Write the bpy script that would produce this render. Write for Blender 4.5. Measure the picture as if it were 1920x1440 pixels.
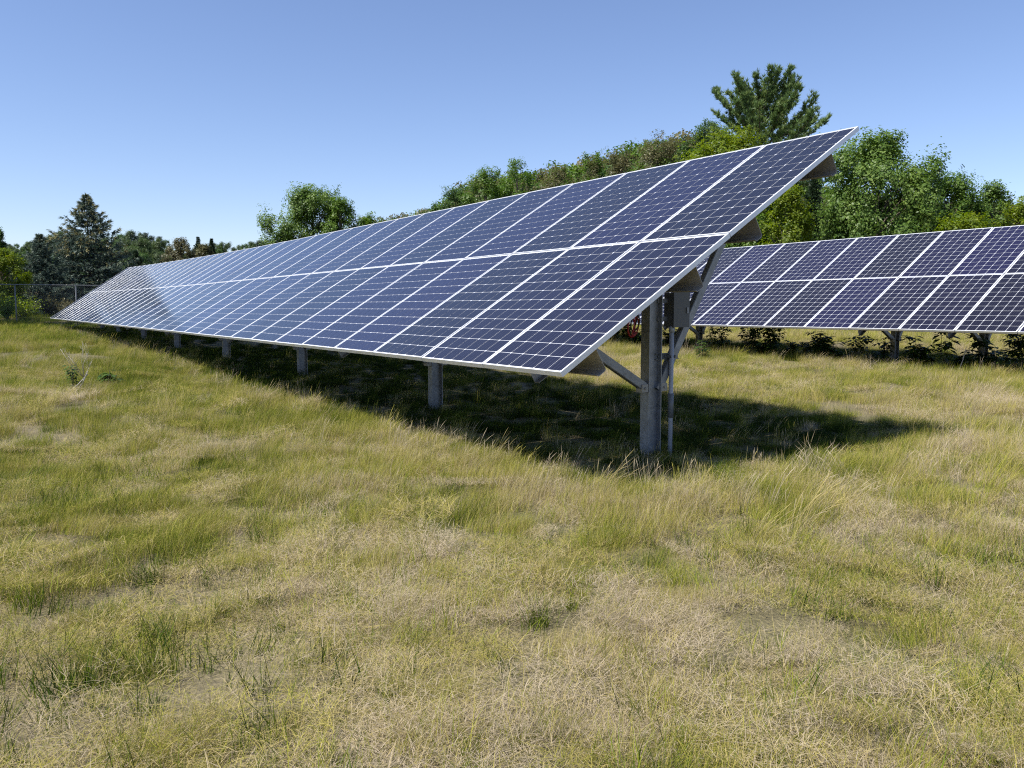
import bpy, math, random
import numpy as np

# ------------------------------------------------------------------ camera, sky, sun, exposure
H0 = 0.90                       # height of the lower front corner of the near array
F_PX = 1515.7                   # focal length in pixels of a 1920 px wide picture
CAM = np.array([4.35315, -3.38366, 0.44846 + H0])
RIGHT = np.array([0.56525, 0.82492, -0.00262])
DOWN = np.array([0.07736, -0.05616, -0.99542])
FWD = np.array([-0.82128, 0.56246, -0.09556])
TILT = math.radians(31.4)
SUN_ELEV = 56.5
SUN_AZ = 181.0                  # compass bearing, +Y is north, +X is east

scene = bpy.context.scene
for o in list(bpy.data.objects):
    bpy.data.objects.remove(o)
from mathutils import Matrix, Vector
cam_data = bpy.data.cameras.new('camera')
cam_data.sensor_fit = 'HORIZONTAL'
cam_data.sensor_width = 36.0
cam_data.lens = 36.0 * F_PX / 1920.0
cam_data.clip_start = 0.05
cam_data.clip_end = 5000
cam = bpy.data.objects.new('camera', cam_data)
scene.collection.objects.link(cam)
M = Matrix.Identity(4)
for i in range(3):
    M[i][0] = RIGHT[i]; M[i][1] = -DOWN[i]; M[i][2] = -FWD[i]; M[i][3] = CAM[i]
cam.matrix_world = M
scene.camera = cam

az = math.radians(SUN_AZ); el = math.radians(SUN_ELEV)
SUN = np.array([math.sin(az) * math.cos(el), math.cos(az) * math.cos(el), math.sin(el)])
world = bpy.data.worlds.new('World')
scene.world = world
world.use_nodes = True
wn = world.node_tree
bg = wn.nodes['Background']
sky = wn.nodes.new('ShaderNodeTexSky')
sky.sky_type = 'NISHITA'
sky.sun_disc = False
sky.sun_elevation = el
sky.sun_rotation = az
sky.altitude = 300
sky.air_density = 1.0
sky.dust_density = 0.3
sky.ozone_density = 3.6
wb = wn.nodes.new('ShaderNodeMix'); wb.data_type = 'RGBA'; wb.blend_type = 'MULTIPLY'; wb.inputs[0].default_value = 1.0
wb.inputs[7].default_value = (1.03, 0.965, 1.04, 1)          # white balance of the camera
wn.links.new(sky.outputs[0], wb.inputs[6])
wn.links.new(wb.outputs[2], bg.inputs[0])
bg.inputs[1].default_value = 0.104
sl = bpy.data.lights.new('sun', 'SUN')
sl.energy = 5.0
sl.angle = math.radians(0.53)
sl.color = (1.0, 0.96, 0.88)
sun = bpy.data.objects.new('sun', sl)
scene.collection.objects.link(sun)
sun.rotation_euler = Vector(SUN).to_track_quat('Z', 'Y').to_euler()
sun.location = (0, 0, 60)
scene.view_settings.view_transform = 'Standard'
scene.view_settings.look = 'None'
scene.view_settings.exposure = 0.66
scene.view_settings.gamma = 1.0
scene.view_settings.use_curve_mapping = False
scene.cycles.transparent_max_bounces = 8
scene.cycles.max_bounces = 4
scene.cycles.diffuse_bounces = 2
scene.cycles.glossy_bounces = 2
scene.cycles.transmission_bounces = 2
scene.cycles.use_adaptive_sampling = True
scene.cycles.adaptive_threshold = 0.01
scene.cycles.use_denoising = False
scene.cycles.filter_width = 1.15

# ------------------------------------------------------------------ helpers
rng = np.random.default_rng(11)
COL = scene.collection

def direction(px, py):
    return FWD + RIGHT * (px - 960) / F_PX + DOWN * (py - 720) / F_PX

def smooth(a, b, x):
    t = np.clip((x - a) / (b - a), 0, 1)
    return t * t * (3 - 2 * t)

def vnoise(x, y, s, seed=0):
    """smooth value noise in 0..1"""
    x = np.asarray(x, float) / s; y = np.asarray(y, float) / s
    xi = np.floor(x); yi = np.floor(y); fx = x - xi; fy = y - yi
    fx = fx * fx * (3 - 2 * fx); fy = fy * fy * (3 - 2 * fy)
    def h(a, b):
        v = np.sin(a * 127.1 + b * 311.7 + seed * 74.7) * 43758.5453
        return v - np.floor(v)
    return (h(xi, yi) * (1 - fx) + h(xi + 1, yi) * fx) * (1 - fy) + (h(xi, yi + 1) * (1 - fx) + h(xi + 1, yi + 1) * fx) * fy

def fbm(x, y, s, seed=0):
    return (vnoise(x, y, s, seed) * 0.5 + vnoise(x, y, s / 2.1, seed + 3) * 0.3 + vnoise(x, y, s / 4.3, seed + 7) * 0.2)

def height(x, y):
    x = np.asarray(x, float); y = np.asarray(y, float)
    near = 1 - smooth(30, 60, np.hypot(x, y))
    h = (fbm(x, y, 5.0, 1) - 0.5) * 0.12 * near + (fbm(x, y, 1.3, 5) - 0.5) * 0.035 * near
    h = h + 0.0118 * np.clip(-x - 1.0, 0, 37) + 0.10 * smooth(5, 11, y) + 0.50 * smooth(38, 50, -x) + 15 * smooth(75, 280, -x) + 7 * smooth(48, 150, y) + 10 * smooth(150, 420, y)
    return h

def obj(name, mesh, mat, parent=None, loc=None):
    o = bpy.data.objects.new(name, mesh)
    COL.objects.link(o)
    if mat is not None and not mesh.materials:
        for m in (mat if isinstance(mat, (list, tuple)) else [mat]):
            mesh.materials.append(m)
    if parent is not None:
        o.parent = parent
    if loc is not None:
        o.location = loc
    return o

def empty(name, loc, label, cat, group=None, rz=0.0):
    o = bpy.data.objects.new(name, None)
    COL.objects.link(o)
    o.location = [float(v) for v in loc]; o.rotation_euler = (0, 0, rz)
    o.empty_display_size = 0.2
    tag(o, label, cat, group)
    return o

def tag(o, label=None, cat=None, group=None, kind=None):
    if label: o['label'] = label
    if cat: o['category'] = cat
    if group: o['group'] = group
    if kind: o['kind'] = kind
    return o

def mesh_np(name, V, faces_flat, n_per, smooth_shade=False):
    """mesh of faces that all have n_per corners"""
    V = np.ascontiguousarray(V, np.float32); F = np.ascontiguousarray(faces_flat, np.int32).ravel()
    me = bpy.data.meshes.new(name)
    nf = len(F) // n_per
    me.vertices.add(len(V)); me.vertices.foreach_set('co', V.ravel())
    me.loops.add(len(F)); me.loops.foreach_set('vertex_index', F)
    me.polygons.add(nf)
    me.polygons.foreach_set('loop_start', np.arange(nf, dtype=np.int32) * n_per)
    if smooth_shade:
        me.polygons.foreach_set('use_smooth', np.ones(nf, bool))
    me.update(calc_edges=True)
    return me

class MB:
    """collects polygons of one mesh"""
    def __init__(s): s.v = []; s.f = []; s.m = []; s.sm = []
    def add(s, V, F, mat=0, sm=False):
        b = len(s.v); s.v += [tuple(map(float, p)) for p in V]
        s.f += [tuple(i + b for i in f) for f in F]; s.m += [mat] * len(F); s.sm += [sm] * len(F)
    def box(s, lo, hi, mat=0):
        (a, b, c), (d, e, g) = lo, hi
        s.add([(a, b, c), (d, b, c), (d, e, c), (a, e, c), (a, b, g), (d, b, g), (d, e, g), (a, e, g)],
              [(0, 3, 2, 1), (4, 5, 6, 7), (0, 1, 5, 4), (1, 2, 6, 5), (2, 3, 7, 6), (3, 0, 4, 7)], mat)
    def extrude(s, prof, p0, p1, ax, ay, mat=0, sm=False):
        """closed profile [(a,b)] swept from p0 to p1; ax, ay are the profile axes"""
        p0, p1, ax, ay = map(np.asarray, (p0, p1, ax, ay)); n = len(prof)
        V = [p + ax * a + ay * b for p in (p0, p1) for a, b in prof]
        F = [(i, (i + 1) % n, n + (i + 1) % n, n + i) for i in range(n)]
        F += [tuple(range(n - 1, -1, -1)), tuple(range(n, 2 * n))]
        s.add(V, F, mat, sm)
    def tube(s, pts, rad, n=8, mat=0, cap=True):
        pts = [np.asarray(p, float) for p in pts]
        if np.isscalar(rad): rad = [rad] * len(pts)
        V = []; ref = None
        for i, p in enumerate(pts):
            t = pts[min(i + 1, len(pts) - 1)] - pts[max(i - 1, 0)]; t = t / (np.linalg.norm(t) + 1e-12)
            if ref is None:
                ref = np.cross(t, (0, 0, 1) if abs(t[2]) < 0.9 else (1, 0, 0))
            a = ref - t * (ref @ t); a /= np.linalg.norm(a) + 1e-12; ref = a; b = np.cross(t, a)
            V += [p + rad[i] * (a * math.cos(q) + b * math.sin(q)) for q in np.arange(n) * 2 * math.pi / n]
        F = [(k * n + i, k * n + (i + 1) % n, (k + 1) * n + (i + 1) % n, (k + 1) * n + i) for k in range(len(pts) - 1) for i in range(n)]
        s.add(V, F, mat, True)
        if cap:
            b = len(s.v) - len(V); L = (len(pts) - 1) * n
            s.f += [tuple(b + i for i in range(n - 1, -1, -1)), tuple(b + L + i for i in range(n))]
            s.m += [mat, mat]; s.sm += [False, False]
    def build(s, name, mat, parent=None, loc=None):
        me = bpy.data.meshes.new(name); me.from_pydata(s.v, [], s.f); me.update()
        me.polygons.foreach_set('material_index', s.m); me.polygons.foreach_set('use_smooth', s.sm)
        return obj(name, me, mat, parent, loc)

# ------------------------------------------------------------------ materials
def new_mat(name):
    m = bpy.data.materials.new(name); m.use_nodes = True
    nt = m.node_tree; b = nt.nodes['Principled BSDF']
    return m, nt, b

def N(nt, t, **kw):
    n = nt.nodes.new(t)
    for k, v in kw.items(): setattr(n, k, v)
    return n

def ramp(nt, stops, fac=None):
    r = N(nt, 'ShaderNodeValToRGB')
    e = r.color_ramp.elements
    while len(e) < len(stops): e.new(0.5)
    for i, (p, c) in enumerate(stops):
        e[i].position = p; e[i].color = (*c, 1)
    if fac is not None: nt.links.new(fac, r.inputs[0])
    return r

def metal(name, base, rough, metallic, grime=0.25, scale=7.0, dark=0.6):
    m, nt, b = new_mat(name)
    tc = N(nt, 'ShaderNodeTexCoord')
    no = N(nt, 'ShaderNodeTexNoise'); no.inputs['Scale'].default_value = scale; no.inputs['Detail'].default_value = 5
    nt.links.new(tc.outputs['Object'], no.inputs['Vector'])
    r = ramp(nt, [(0.3, tuple(c * (1 - grime * (1 - dark)) for c in base)), (0.7, base)], no.outputs[0])
    nt.links.new(r.outputs[0], b.inputs['Base Color'])
    b.inputs['Metallic'].default_value = metallic
    mr = N(nt, 'ShaderNodeMapRange'); mr.inputs['To Min'].default_value = rough - 0.08; mr.inputs['To Max'].default_value = rough + 0.1
    nt.links.new(no.outputs[0], mr.inputs[0]); nt.links.new(mr.outputs[0], b.inputs['Roughness'])
    return m

ALU = metal('anodised_aluminium', (0.74, 0.75, 0.77), 0.42, 0.35)
GALV = metal('galvanised_steel', (0.30, 0.315, 0.34), 0.46, 0.55, 0.6, 11)
GALV_TAN = metal('weathered_galvanised_sheet', (0.36, 0.345, 0.32), 0.5, 0.35, 0.6, 5)
FENCE = metal('dull_fence_steel', (0.20, 0.21, 0.22), 0.6, 0.3, 0.4, 9)
GREYBOX = metal('grey_enclosure_paint', (0.085, 0.09, 0.095), 0.45, 0.0, 0.4, 9)
PVC = metal('grey_pvc_conduit', (0.36, 0.38, 0.42), 0.4, 0.0, 0.3, 12)
PVC_DARK = metal('dark_pvc_coupling', (0.15, 0.16, 0.17), 0.45, 0.0, 0.3, 12)
RED = metal('red_cable_sheath', (0.30, 0.012, 0.018), 0.4, 0.0, 0.3, 20)
BLACKCABLE = metal('black_cable_sheath', (0.02, 0.02, 0.022), 0.4, 0.0, 0.3, 20)
BACKSHEET, nt, b = new_mat('white_backsheet_under_glass')
b.inputs['Base Color'].default_value = (0.80, 0.82, 0.86, 1)
b.inputs['Roughness'].default_value = 0.5
b.inputs['Coat Weight'].default_value = 1.0
b.inputs['Coat Roughness'].default_value = 0.07
BACKPLAIN = metal('panel_back_film', (0.42, 0.43, 0.43), 0.6, 0.0, 0.2, 4)

CELL, nt, b = new_mat('mono_silicon_cell_under_glass')
at = N(nt, 'ShaderNodeAttribute', attribute_type='OBJECT', attribute_name='tone')
uv = N(nt, 'ShaderNodeUVMap', uv_map='UVMap')
sep = N(nt, 'ShaderNodeSeparateXYZ'); nt.links.new(uv.outputs[0], sep.inputs[0])
mul = N(nt, 'ShaderNodeMath', operation='MULTIPLY'); mul.inputs[1].default_value = 4.0
nt.links.new(sep.outputs[0], mul.inputs[0])
fr = N(nt, 'ShaderNodeMath', operation='FRACT'); nt.links.new(mul.outputs[0], fr.inputs[0])
sb = N(nt, 'ShaderNodeMath', operation='SUBTRACT'); sb.inputs[1].default_value = 0.5; nt.links.new(fr.outputs[0], sb.inputs[0])
ab = N(nt, 'ShaderNodeMath', operation='ABSOLUTE'); nt.links.new(sb.outputs[0], ab.inputs[0])
lt = N(nt, 'ShaderNodeMath', operation='LESS_THAN'); lt.inputs[1].default_value = 0.022; nt.links.new(ab.outputs[0], lt.inputs[0])
cr = ramp(nt, [(0.0, (0.008, 0.0068, 0.010)), (0.5, (0.0098, 0.008, 0.018)), (1.0, (0.012, 0.0098, 0.034))], at.outputs['Fac'])
mx = N(nt, 'ShaderNodeMix', data_type='RGBA')
nt.links.new(lt.outputs[0], mx.inputs[0]); nt.links.new(cr.outputs[0], mx.inputs[6])
mx.inputs[7].default_value = (0.07, 0.075, 0.12, 1)
nt.links.new(mx.outputs[2], b.inputs['Base Color'])
b.inputs['Roughness'].default_value = 0.4
b.inputs['Specular IOR Level'].default_value = 0.1
b.inputs['Coat Weight'].default_value = 1.0
b.inputs['Coat Roughness'].default_value = 0.15
b.inputs['Coat IOR'].default_value = 1.31

for m_, lo, hi in ((CELL, 0.10, 0.22), (BACKSHEET, 0.06, 0.18)):
    nt = m_.node_tree; b = nt.nodes['Principled BSDF']
    ge = N(nt, 'ShaderNodeNewGeometry')
    mp = N(nt, 'ShaderNodeMapping'); mp.inputs['Scale'].default_value = (3.0, 0.7, 0.7)
    no = N(nt, 'ShaderNodeTexNoise'); no.inputs['Scale'].default_value = 1.0; no.inputs['Detail'].default_value = 6
    nt.links.new(ge.outputs['Position'], mp.inputs[0]); nt.links.new(mp.outputs[0], no.inputs['Vector'])
    mr = N(nt, 'ShaderNodeMapRange'); mr.inputs['From Min'].default_value = 0.3; mr.inputs['From Max'].default_value = 0.7
    mr.inputs['To Min'].default_value = lo; mr.inputs['To Max'].default_value = hi
    nt.links.new(no.outputs[0], mr.inputs[0]); nt.links.new(mr.outputs[0], b.inputs['Coat Roughness'])
nt = GALV.node_tree; b = nt.nodes['Principled BSDF']
vo = N(nt, 'ShaderNodeTexVoronoi'); vo.inputs['Scale'].default_value = 38
tc = N(nt, 'ShaderNodeTexCoord'); nt.links.new(tc.outputs['Object'], vo.inputs['Vector'])
old = b.inputs['Base Color'].links[0].from_socket
sg = ramp(nt, [(0.0, (0.72, 0.72, 0.72)), (1.0, (1.1, 1.1, 1.1))], vo.outputs['Color'])
mu = N(nt, 'ShaderNodeMix', data_type='RGBA', blend_type='MULTIPLY'); mu.inputs[0].default_value = 0.8
nt.links.new(old, mu.inputs[6]); nt.links.new(sg.outputs[0], mu.inputs[7]); nt.links.new(mu.outputs[2], b.inputs['Base Color'])

def leaf_mat(name, cols, trans=0.35, rough=0.45):
    """foliage: colour differs from leaf to leaf (attribute 'k'), part of the light passes through"""
    m, nt, b = new_mat(name)
    k = N(nt, 'ShaderNodeAttribute', attribute_type='GEOMETRY', attribute_name='k')
    n = len(cols)
    r = ramp(nt, [(i / (n - 1), c) for i, c in enumerate(cols)], k.outputs['Fac'])
    nt.links.new(r.outputs[0], b.inputs['Base Color'])
    b.inputs['Roughness'].default_value = rough
    b.inputs['Specular IOR Level'].default_value = 0.3
    tr = N(nt, 'ShaderNodeBsdfTranslucent')
    hs = N(nt, 'ShaderNodeHueSaturation'); hs.inputs['Value'].default_value = 1.5; hs.inputs['Saturation'].default_value = 1.1
    nt.links.new(r.outputs[0], hs.inputs['Color']); nt.links.new(hs.outputs[0], tr.inputs[0])
    mix = N(nt, 'ShaderNodeMixShader'); mix.inputs[0].default_value = trans
    out = nt.nodes['Material Output']
    nt.links.new(b.outputs[0], mix.inputs[1]); nt.links.new(tr.outputs[0], mix.inputs[2]); nt.links.new(mix.outputs[0], out.inputs[0])
    return m

def bark_mat(name, c1, c2):
    m, nt, b = new_mat(name)
    tc = N(nt, 'ShaderNodeTexCoord')
    mp = N(nt, 'ShaderNodeMapping'); mp.inputs['Scale'].default_value = (6, 6, 1.2)
    no = N(nt, 'ShaderNodeTexNoise'); no.inputs['Scale'].default_value = 3; no.inputs['Detail'].default_value = 6
    nt.links.new(tc.outputs['Object'], mp.inputs[0]); nt.links.new(mp.outputs[0], no.inputs['Vector'])
    r = ramp(nt, [(0.35, c1), (0.65, c2)], no.outputs[0]); nt.links.new(r.outputs[0], b.inputs['Base Color'])
    b.inputs['Roughness'].default_value = 0.9
    bp = N(nt, 'ShaderNodeBump'); bp.inputs['Strength'].default_value = 0.6; nt.links.new(no.outputs[0], bp.inputs['Height']); nt.links.new(bp.outputs[0], b.inputs['Normal'])
    return m

BARK = bark_mat('grey_brown_bark', (0.06, 0.048, 0.038), (0.16, 0.13, 0.10))
BARK_PINE = bark_mat('pine_bark', (0.05, 0.04, 0.035), (0.13, 0.105, 0.085))
DEADWOOD = bark_mat('bleached_dead_wood', (0.30, 0.27, 0.23), (0.48, 0.45, 0.40))
LEAF_MID = leaf_mat('mid_green_leaves', [(0.040, 0.084, 0.014), (0.090, 0.163, 0.022), (0.155, 0.228, 0.041)])
LEAF_DEEP = leaf_mat('deep_green_leaves', [(0.032, 0.067, 0.018), (0.063, 0.117, 0.029), (0.105, 0.164, 0.048)])
LEAF_LIME = leaf_mat('yellow_green_leaves', [(0.066, 0.110, 0.011), (0.143, 0.198, 0.018), (0.231, 0.264, 0.036)], 0.45)
LEAF_OLIVE = leaf_mat('olive_brown_leaves', [(0.060, 0.066, 0.026), (0.113, 0.113, 0.045), (0.171, 0.146, 0.072)])
LEAF_RUST = leaf_mat('rust_brown_leaves', [(0.050, 0.055, 0.025), (0.100, 0.089, 0.041), (0.142, 0.139, 0.068)])
LEAF_SILVER = leaf_mat('silvery_green_leaves', [(0.050, 0.104, 0.017), (0.102, 0.170, 0.030), (0.195, 0.267, 0.063)])
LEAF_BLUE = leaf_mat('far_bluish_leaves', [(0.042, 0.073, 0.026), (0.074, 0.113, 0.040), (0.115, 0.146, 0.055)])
NEEDLE_PINE = leaf_mat('pine_needles', [(0.054, 0.103, 0.035), (0.113, 0.180, 0.055), (0.229, 0.272, 0.079)], 0.2)
NEEDLE_SPRUCE = leaf_mat('blue_spruce_needles', [(0.025, 0.049, 0.042), (0.050, 0.083, 0.066), (0.118, 0.158, 0.120), (0.276, 0.245, 0.105)], 0.15)
NEEDLE_DARK = leaf_mat('dark_conifer_needles', [(0.014, 0.031, 0.017), (0.029, 0.054, 0.024), (0.054, 0.078, 0.030)], 0.15)
WEED = leaf_mat('weed_leaves', [(0.03, 0.06, 0.014), (0.06, 0.11, 0.022), (0.10, 0.16, 0.03)], 0.35)

# grass: blade value 'k' (geometry) + greenness 'g' (instance)
GRASS, nt, b = new_mat('meadow_grass')
k = N(nt, 'ShaderNodeAttribute', attribute_type='GEOMETRY', attribute_name='k')
g = N(nt, 'ShaderNodeAttribute', attribute_type='INSTANCER', attribute_name='g')
ad = N(nt, 'ShaderNodeMath', operation='ADD'); nt.links.new(k.outputs['Fac'], ad.inputs[0]); nt.links.new(g.outputs['Fac'], ad.inputs[1])
su = N(nt, 'ShaderNodeMath', operation='SUBTRACT', use_clamp=True); su.inputs[1].default_value = 0.5; nt.links.new(ad.outputs[0], su.inputs[0])
r = ramp(nt, [(0.0, (0.48, 0.40, 0.285)), (0.18, (0.46, 0.37, 0.17)), (0.36, (0.42, 0.365, 0.085)), (0.55, (0.29, 0.30, 0.038)), (0.76, (0.13, 0.19, 0.016)), (0.92, (0.032, 0.065, 0.008)), (1.0, (0.022, 0.04, 0.007))], su.outputs[0])
nt.links.new(r.outputs[0], b.inputs['Base Color'])
b.inputs['Roughness'].default_value = 0.55
b.inputs['Specular IOR Level'].default_value = 0.06
tr = N(nt, 'ShaderNodeBsdfTranslucent'); nt.links.new(r.outputs[0], tr.inputs[0])
mix = N(nt, 'ShaderNodeMixShader'); mix.inputs[0].default_value = 0.32
nt.links.new(b.outputs[0], mix.inputs[1]); nt.links.new(tr.outputs[0], mix.inputs[2]); nt.links.new(mix.outputs[0], nt.nodes['Material Output'].inputs[0])

GROUND, nt, b = new_mat('dry_meadow_ground')
tc = N(nt, 'ShaderNodeTexCoord')
n1 = N(nt, 'ShaderNodeTexNoise'); n1.inputs['Scale'].default_value = 0.5; n1.inputs['Detail'].default_value = 6
n2 = N(nt, 'ShaderNodeTexNoise'); n2.inputs['Scale'].default_value = 60; n2.inputs['Detail'].default_value = 4
nt.links.new(tc.outputs['Object'], n1.inputs['Vector']); nt.links.new(tc.outputs['Object'], n2.inputs['Vector'])
r1 = ramp(nt, [(0.3, (0.15, 0.12, 0.075)), (0.5, (0.18, 0.15, 0.075)), (0.7, (0.12, 0.115, 0.045))], n1.outputs[0])
r2 = ramp(nt, [(0.3, (0.45, 0.45, 0.45)), (0.7, (1.1, 1.1, 1.1))], n2.outputs[0])
mm = N(nt, 'ShaderNodeMix', data_type='RGBA', blend_type='MULTIPLY'); mm.inputs[0].default_value = 1
nt.links.new(r1.outputs[0], mm.inputs[6]); nt.links.new(r2.outputs[0], mm.inputs[7])
nt.links.new(mm.outputs[2], b.inputs['Base Color']); b.inputs['Roughness'].default_value = 0.95
bp = N(nt, 'ShaderNodeBump'); bp.inputs['Strength'].default_value = 0.8; bp.inputs['Distance'].default_value = 0.02
nt.links.new(n2.outputs[0], bp.inputs['Height']); nt.links.new(bp.outputs[0], b.inputs['Normal'])

# ------------------------------------------------------------------ ground, one sheet to the horizon
def axis(lo, hi, fine_lo, fine_hi, fine, grow=1.18):
    a = list(np.arange(fine_lo, fine_hi + 1e-6, fine)); s = fine
    while a[-1] < hi: s *= grow; a.append(a[-1] + s)
    s = fine
    while a[0] > lo: s *= grow; a.insert(0, a[0] - s)
    return np.array(a)
gx = axis(-1800, 1500, -44, 8, 0.4); gy = axis(-1500, 1800, -10, 22, 0.4)
GX, GY = np.meshgrid(gx, gy, indexing='ij')
V = np.stack([GX, GY, height(GX, GY)], -1).reshape(-1, 3)
ny = len(gy); I = (np.arange(len(gx) - 1)[:, None] * ny + np.arange(ny - 1)[None]).ravel()
ground = obj('ground', mesh_np('ground', V, np.stack([I, I + ny, I + ny + 1, I + 1], -1), 4, True), GROUND)
tag(ground, 'dry yellowish meadow ground under grass', None, kind='structure')

# ------------------------------------------------------------------ solar arrays
PW, PH, PU, PV = 1.000, 1.956, 1.012, 1.966
def panel_mesh():
    m = MB(); w, h = PW / 2, PH / 2; l = 0.009; d = 0.04
    def ring(x0, y0, z0, x1, y1, z1):
        a = [(-x0, -y0, z0), (x0, -y0, z0), (x0, y0, z0), (-x0, y0, z0)]; c = [(-x1, -y1, z1), (x1, -y1, z1), (x1, y1, z1), (-x1, y1, z1)]
        m.add(a + c, [(i, (i + 1) % 4, 4 + (i + 1) % 4, 4 + i) for i in range(4)])
    bv = 0.0015
    ring(w, h, -bv, w - bv, h - bv, 0); ring(w - bv, h - bv, 0, w - l, h - l, 0); ring(w - l, h - l, 0, w - l, h - l, -0.005)
    ring(w, h, -d, w, h, -bv); ring(w - 0.03, h - 0.03, -d, w, h, -d); ring(w - 0.003, h - 0.003, -0.009, w - 0.03, h - 0.03, -d + 0.002)
    q = [(-w + l, -h + l), (w - l, -h + l), (w - l, h - l), (-w + l, h - l)]
    m.add([(x, y, -0.004) for x, y in q], [(0, 1, 2, 3)], 1)
    m.add([(x, y, -0.010) for x, y in q], [(3, 2, 1, 0)], 2)
    o = m.build('solar_panel', [ALU, BACKSHEET, BACKPLAIN]); me = o.data; bpy.data.objects.remove(o)
    return me
CP, CS, CH = 0.1602, 0.1552, 0.0075
def octagon(cx, cy):
    a = CS / 2; c = CH
    return [(cx + x, cy + y) for x, y in ((-a + c, -a), (a - c, -a), (a, -a + c), (a, a - c), (a - c, a), (-a + c, a), (-a, a - c), (-a, -a + c))]
CENTRES = [((i - 2.5) * CP, (j - 5.5) * CP) for j in range(12) for i in range(6)]
def cells_mesh(name, centres):
    V = []; UV = []
    for cx, cy in centres:
        for x, y in octagon(cx, cy):
            V.append((x, y, 0)); UV.append(((x - cx) / CS + 0.5, (y - cy) / CS + 0.5))
    me = mesh_np(name, np.array(V), np.arange(len(V)), 8)
    ul = me.uv_layers.new(name='UVMap'); ul.data.foreach_set('uv', np.array(UV, np.float32).ravel())
    me.materials.append(CELL)
    return me
PANEL = panel_mesh(); CELLS = cells_mesh('cells', CENTRES); CELL1 = cells_mesh('cell', [(0, 0)])
PANEL_Z = -0.004 + 0.0012

def frame_of(tilt):
    """slope and normal vectors of a table tilted by tilt"""
    return np.array([0, math.cos(tilt), math.sin(tilt)]), np.array([0, -math.sin(tilt), math.cos(tilt)])

H_PROF = lambda bf, d, tf, tw: [(-bf/2, -d/2), (bf/2, -d/2), (bf/2, -d/2 + tf), (tw/2, -d/2 + tf), (tw/2, d/2 - tf), (bf/2, d/2 - tf), (bf/2, d/2), (-bf/2, d/2), (-bf/2, d/2 - tf), (-tw/2, d/2 - tf), (-tw/2, -d/2 + tf), (-bf/2, -d/2 + tf)]
C_PROF = lambda w, d, t: [(0, -d/2), (w, -d/2), (w, -d/2 + t), (t, -d/2 + t), (t, d/2 - t), (w, d/2 - t), (w, d/2), (0, d/2)]
PURLIN_V = (0.36, 1.52, 2.32, 3.48)

def make_array(root, cols, tilt_of, posts, near_cells=0, seed=0, post_y=1.678, brace_from=None):
    """root stands on the ground below the lower front corner; columns run to -X from x=0"""
    rr = random.Random(seed)
    zb = float(H0)
    for c in cols:
        th = tilt_of(c); vv, nn = frame_of(th)
        for r in range(2):
            cen = np.array([-(c + 0.5) * PU + 0.006, 0, zb]) + vv * (PV * r + PH / 2)
            p = obj('solar_panel', PANEL, None, root, cen)
            p.rotation_euler = (th + math.radians(rr.uniform(-0.12, 0.12)), math.radians(rr.uniform(-0.12, 0.12)), 0)
            tone = min(1, max(0, 0.55 + rr.uniform(-0.42, 0.42)))
            if c < near_cells:
                for cx, cy in CENTRES:
                    q = obj('cell', CELL1, None, p, (cx, cy, PANEL_Z)); q['tone'] = min(1, max(0, tone + rr.uniform(-0.06, 0.06)))
            else:
                q = obj('cells', CELLS, None, p, (0, 0, PANEL_Z)); q['tone'] = tone; q['kind'] = 'stuff'
    c0, c1 = min(cols), max(cols) + 1
    # purlins: Z sections along the row, following the twist of the table
    prof = [(0, -0.043), (0.05, -0.043), (0.05, -0.047), (0.004, -0.047), (0.004, -0.219), (-0.007, -0.230), (-0.077, -0.230), (-0.090, -0.212), (-0.086, -0.210), (-0.075, -0.226), (-0.009, -0.226), (0.0, -0.217)]
    for pv in PURLIN_V:
        m = MB(); xs = [-(c * PU) for c in range(c0, c1 + 1, 3)]
        if xs[-1] != -c1 * PU: xs.append(-c1 * PU)
        xs[0] -= 0.02
        V = []
        for x in xs:
            vv, nn = frame_of(tilt_of(max(0, -x / PU - 0.5)))
            V += [np.array([x, 0, zb]) + vv * (pv + a) + nn * b_ for a, b_ in prof]
        n = len(prof)
        F = [(k * n + i, (k + 1) * n + i, (k + 1) * n + (i + 1) % n, k * n + (i + 1) % n) for k in range(len(xs) - 1) for i in range(n)]
        F += [tuple(range(n)), tuple((len(xs) - 1) * n + i for i in range(n - 1, -1, -1))]
        m.add(V, F); m.build('purlin', GALV_TAN, root)
    # posts with rafter and two braces each
    zl = zb - 0.27
    gz = root.location.z
    for x in posts:
        th = tilt_of(max(0, -x / PU - 0.5)); vv, nn = frame_of(th)
        base = np.array([x, post_y, 0.0]); orig = np.array([x, 0, zb])
        m = MB(); top = zb + post_y * math.tan(th) - 0.34 / math.cos(th)
        m.extrude(H_PROF(0.105, 0.155, 0.009, 0.007), base + (0, 0, -0.45), base + (0, 0, top), (1, 0, 0), (0, 1, 0))
        post = m.build('post', GALV, root)
        m = MB(); m.extrude(C_PROF(0.06, 0.11, 0.004), orig + vv * 0.26 - nn * 0.288, orig + vv * 3.6 - nn * 0.288, (1, 0, 0), nn)
        m.build('rafter', GALV, root)
        for side, pv in ((-1, 0.8), (1, 2.98)):
            a = np.array([x + 0.035, post_y + side * 0.082, zl]); e = orig + vv * pv - nn * 0.30 + (0.035, 0, 0)
            t = (e - a) / np.linalg.norm(e - a); up = np.cross((1, 0, 0), t)
            m = MB(); m.extrude(C_PROF(-0.055, 0.075, 0.004), a - t * 0.03, e, (1, 0, 0), up); br = m.build('brace', GALV, root)
            m = MB(); yy = post_y + side * 0.082
            m.box((x - 0.03, min(yy, yy + side * 0.07), zl - 0.035), (x + 0.05, max(yy, yy + side * 0.07), zl + 0.035))
            m.tube([(x + 0.05, yy + side * 0.035, zl), (x + 0.062, yy + side * 0.035, zl)], 0.011, 6)
            m.build('bracket', GALV_TAN, br)

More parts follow.
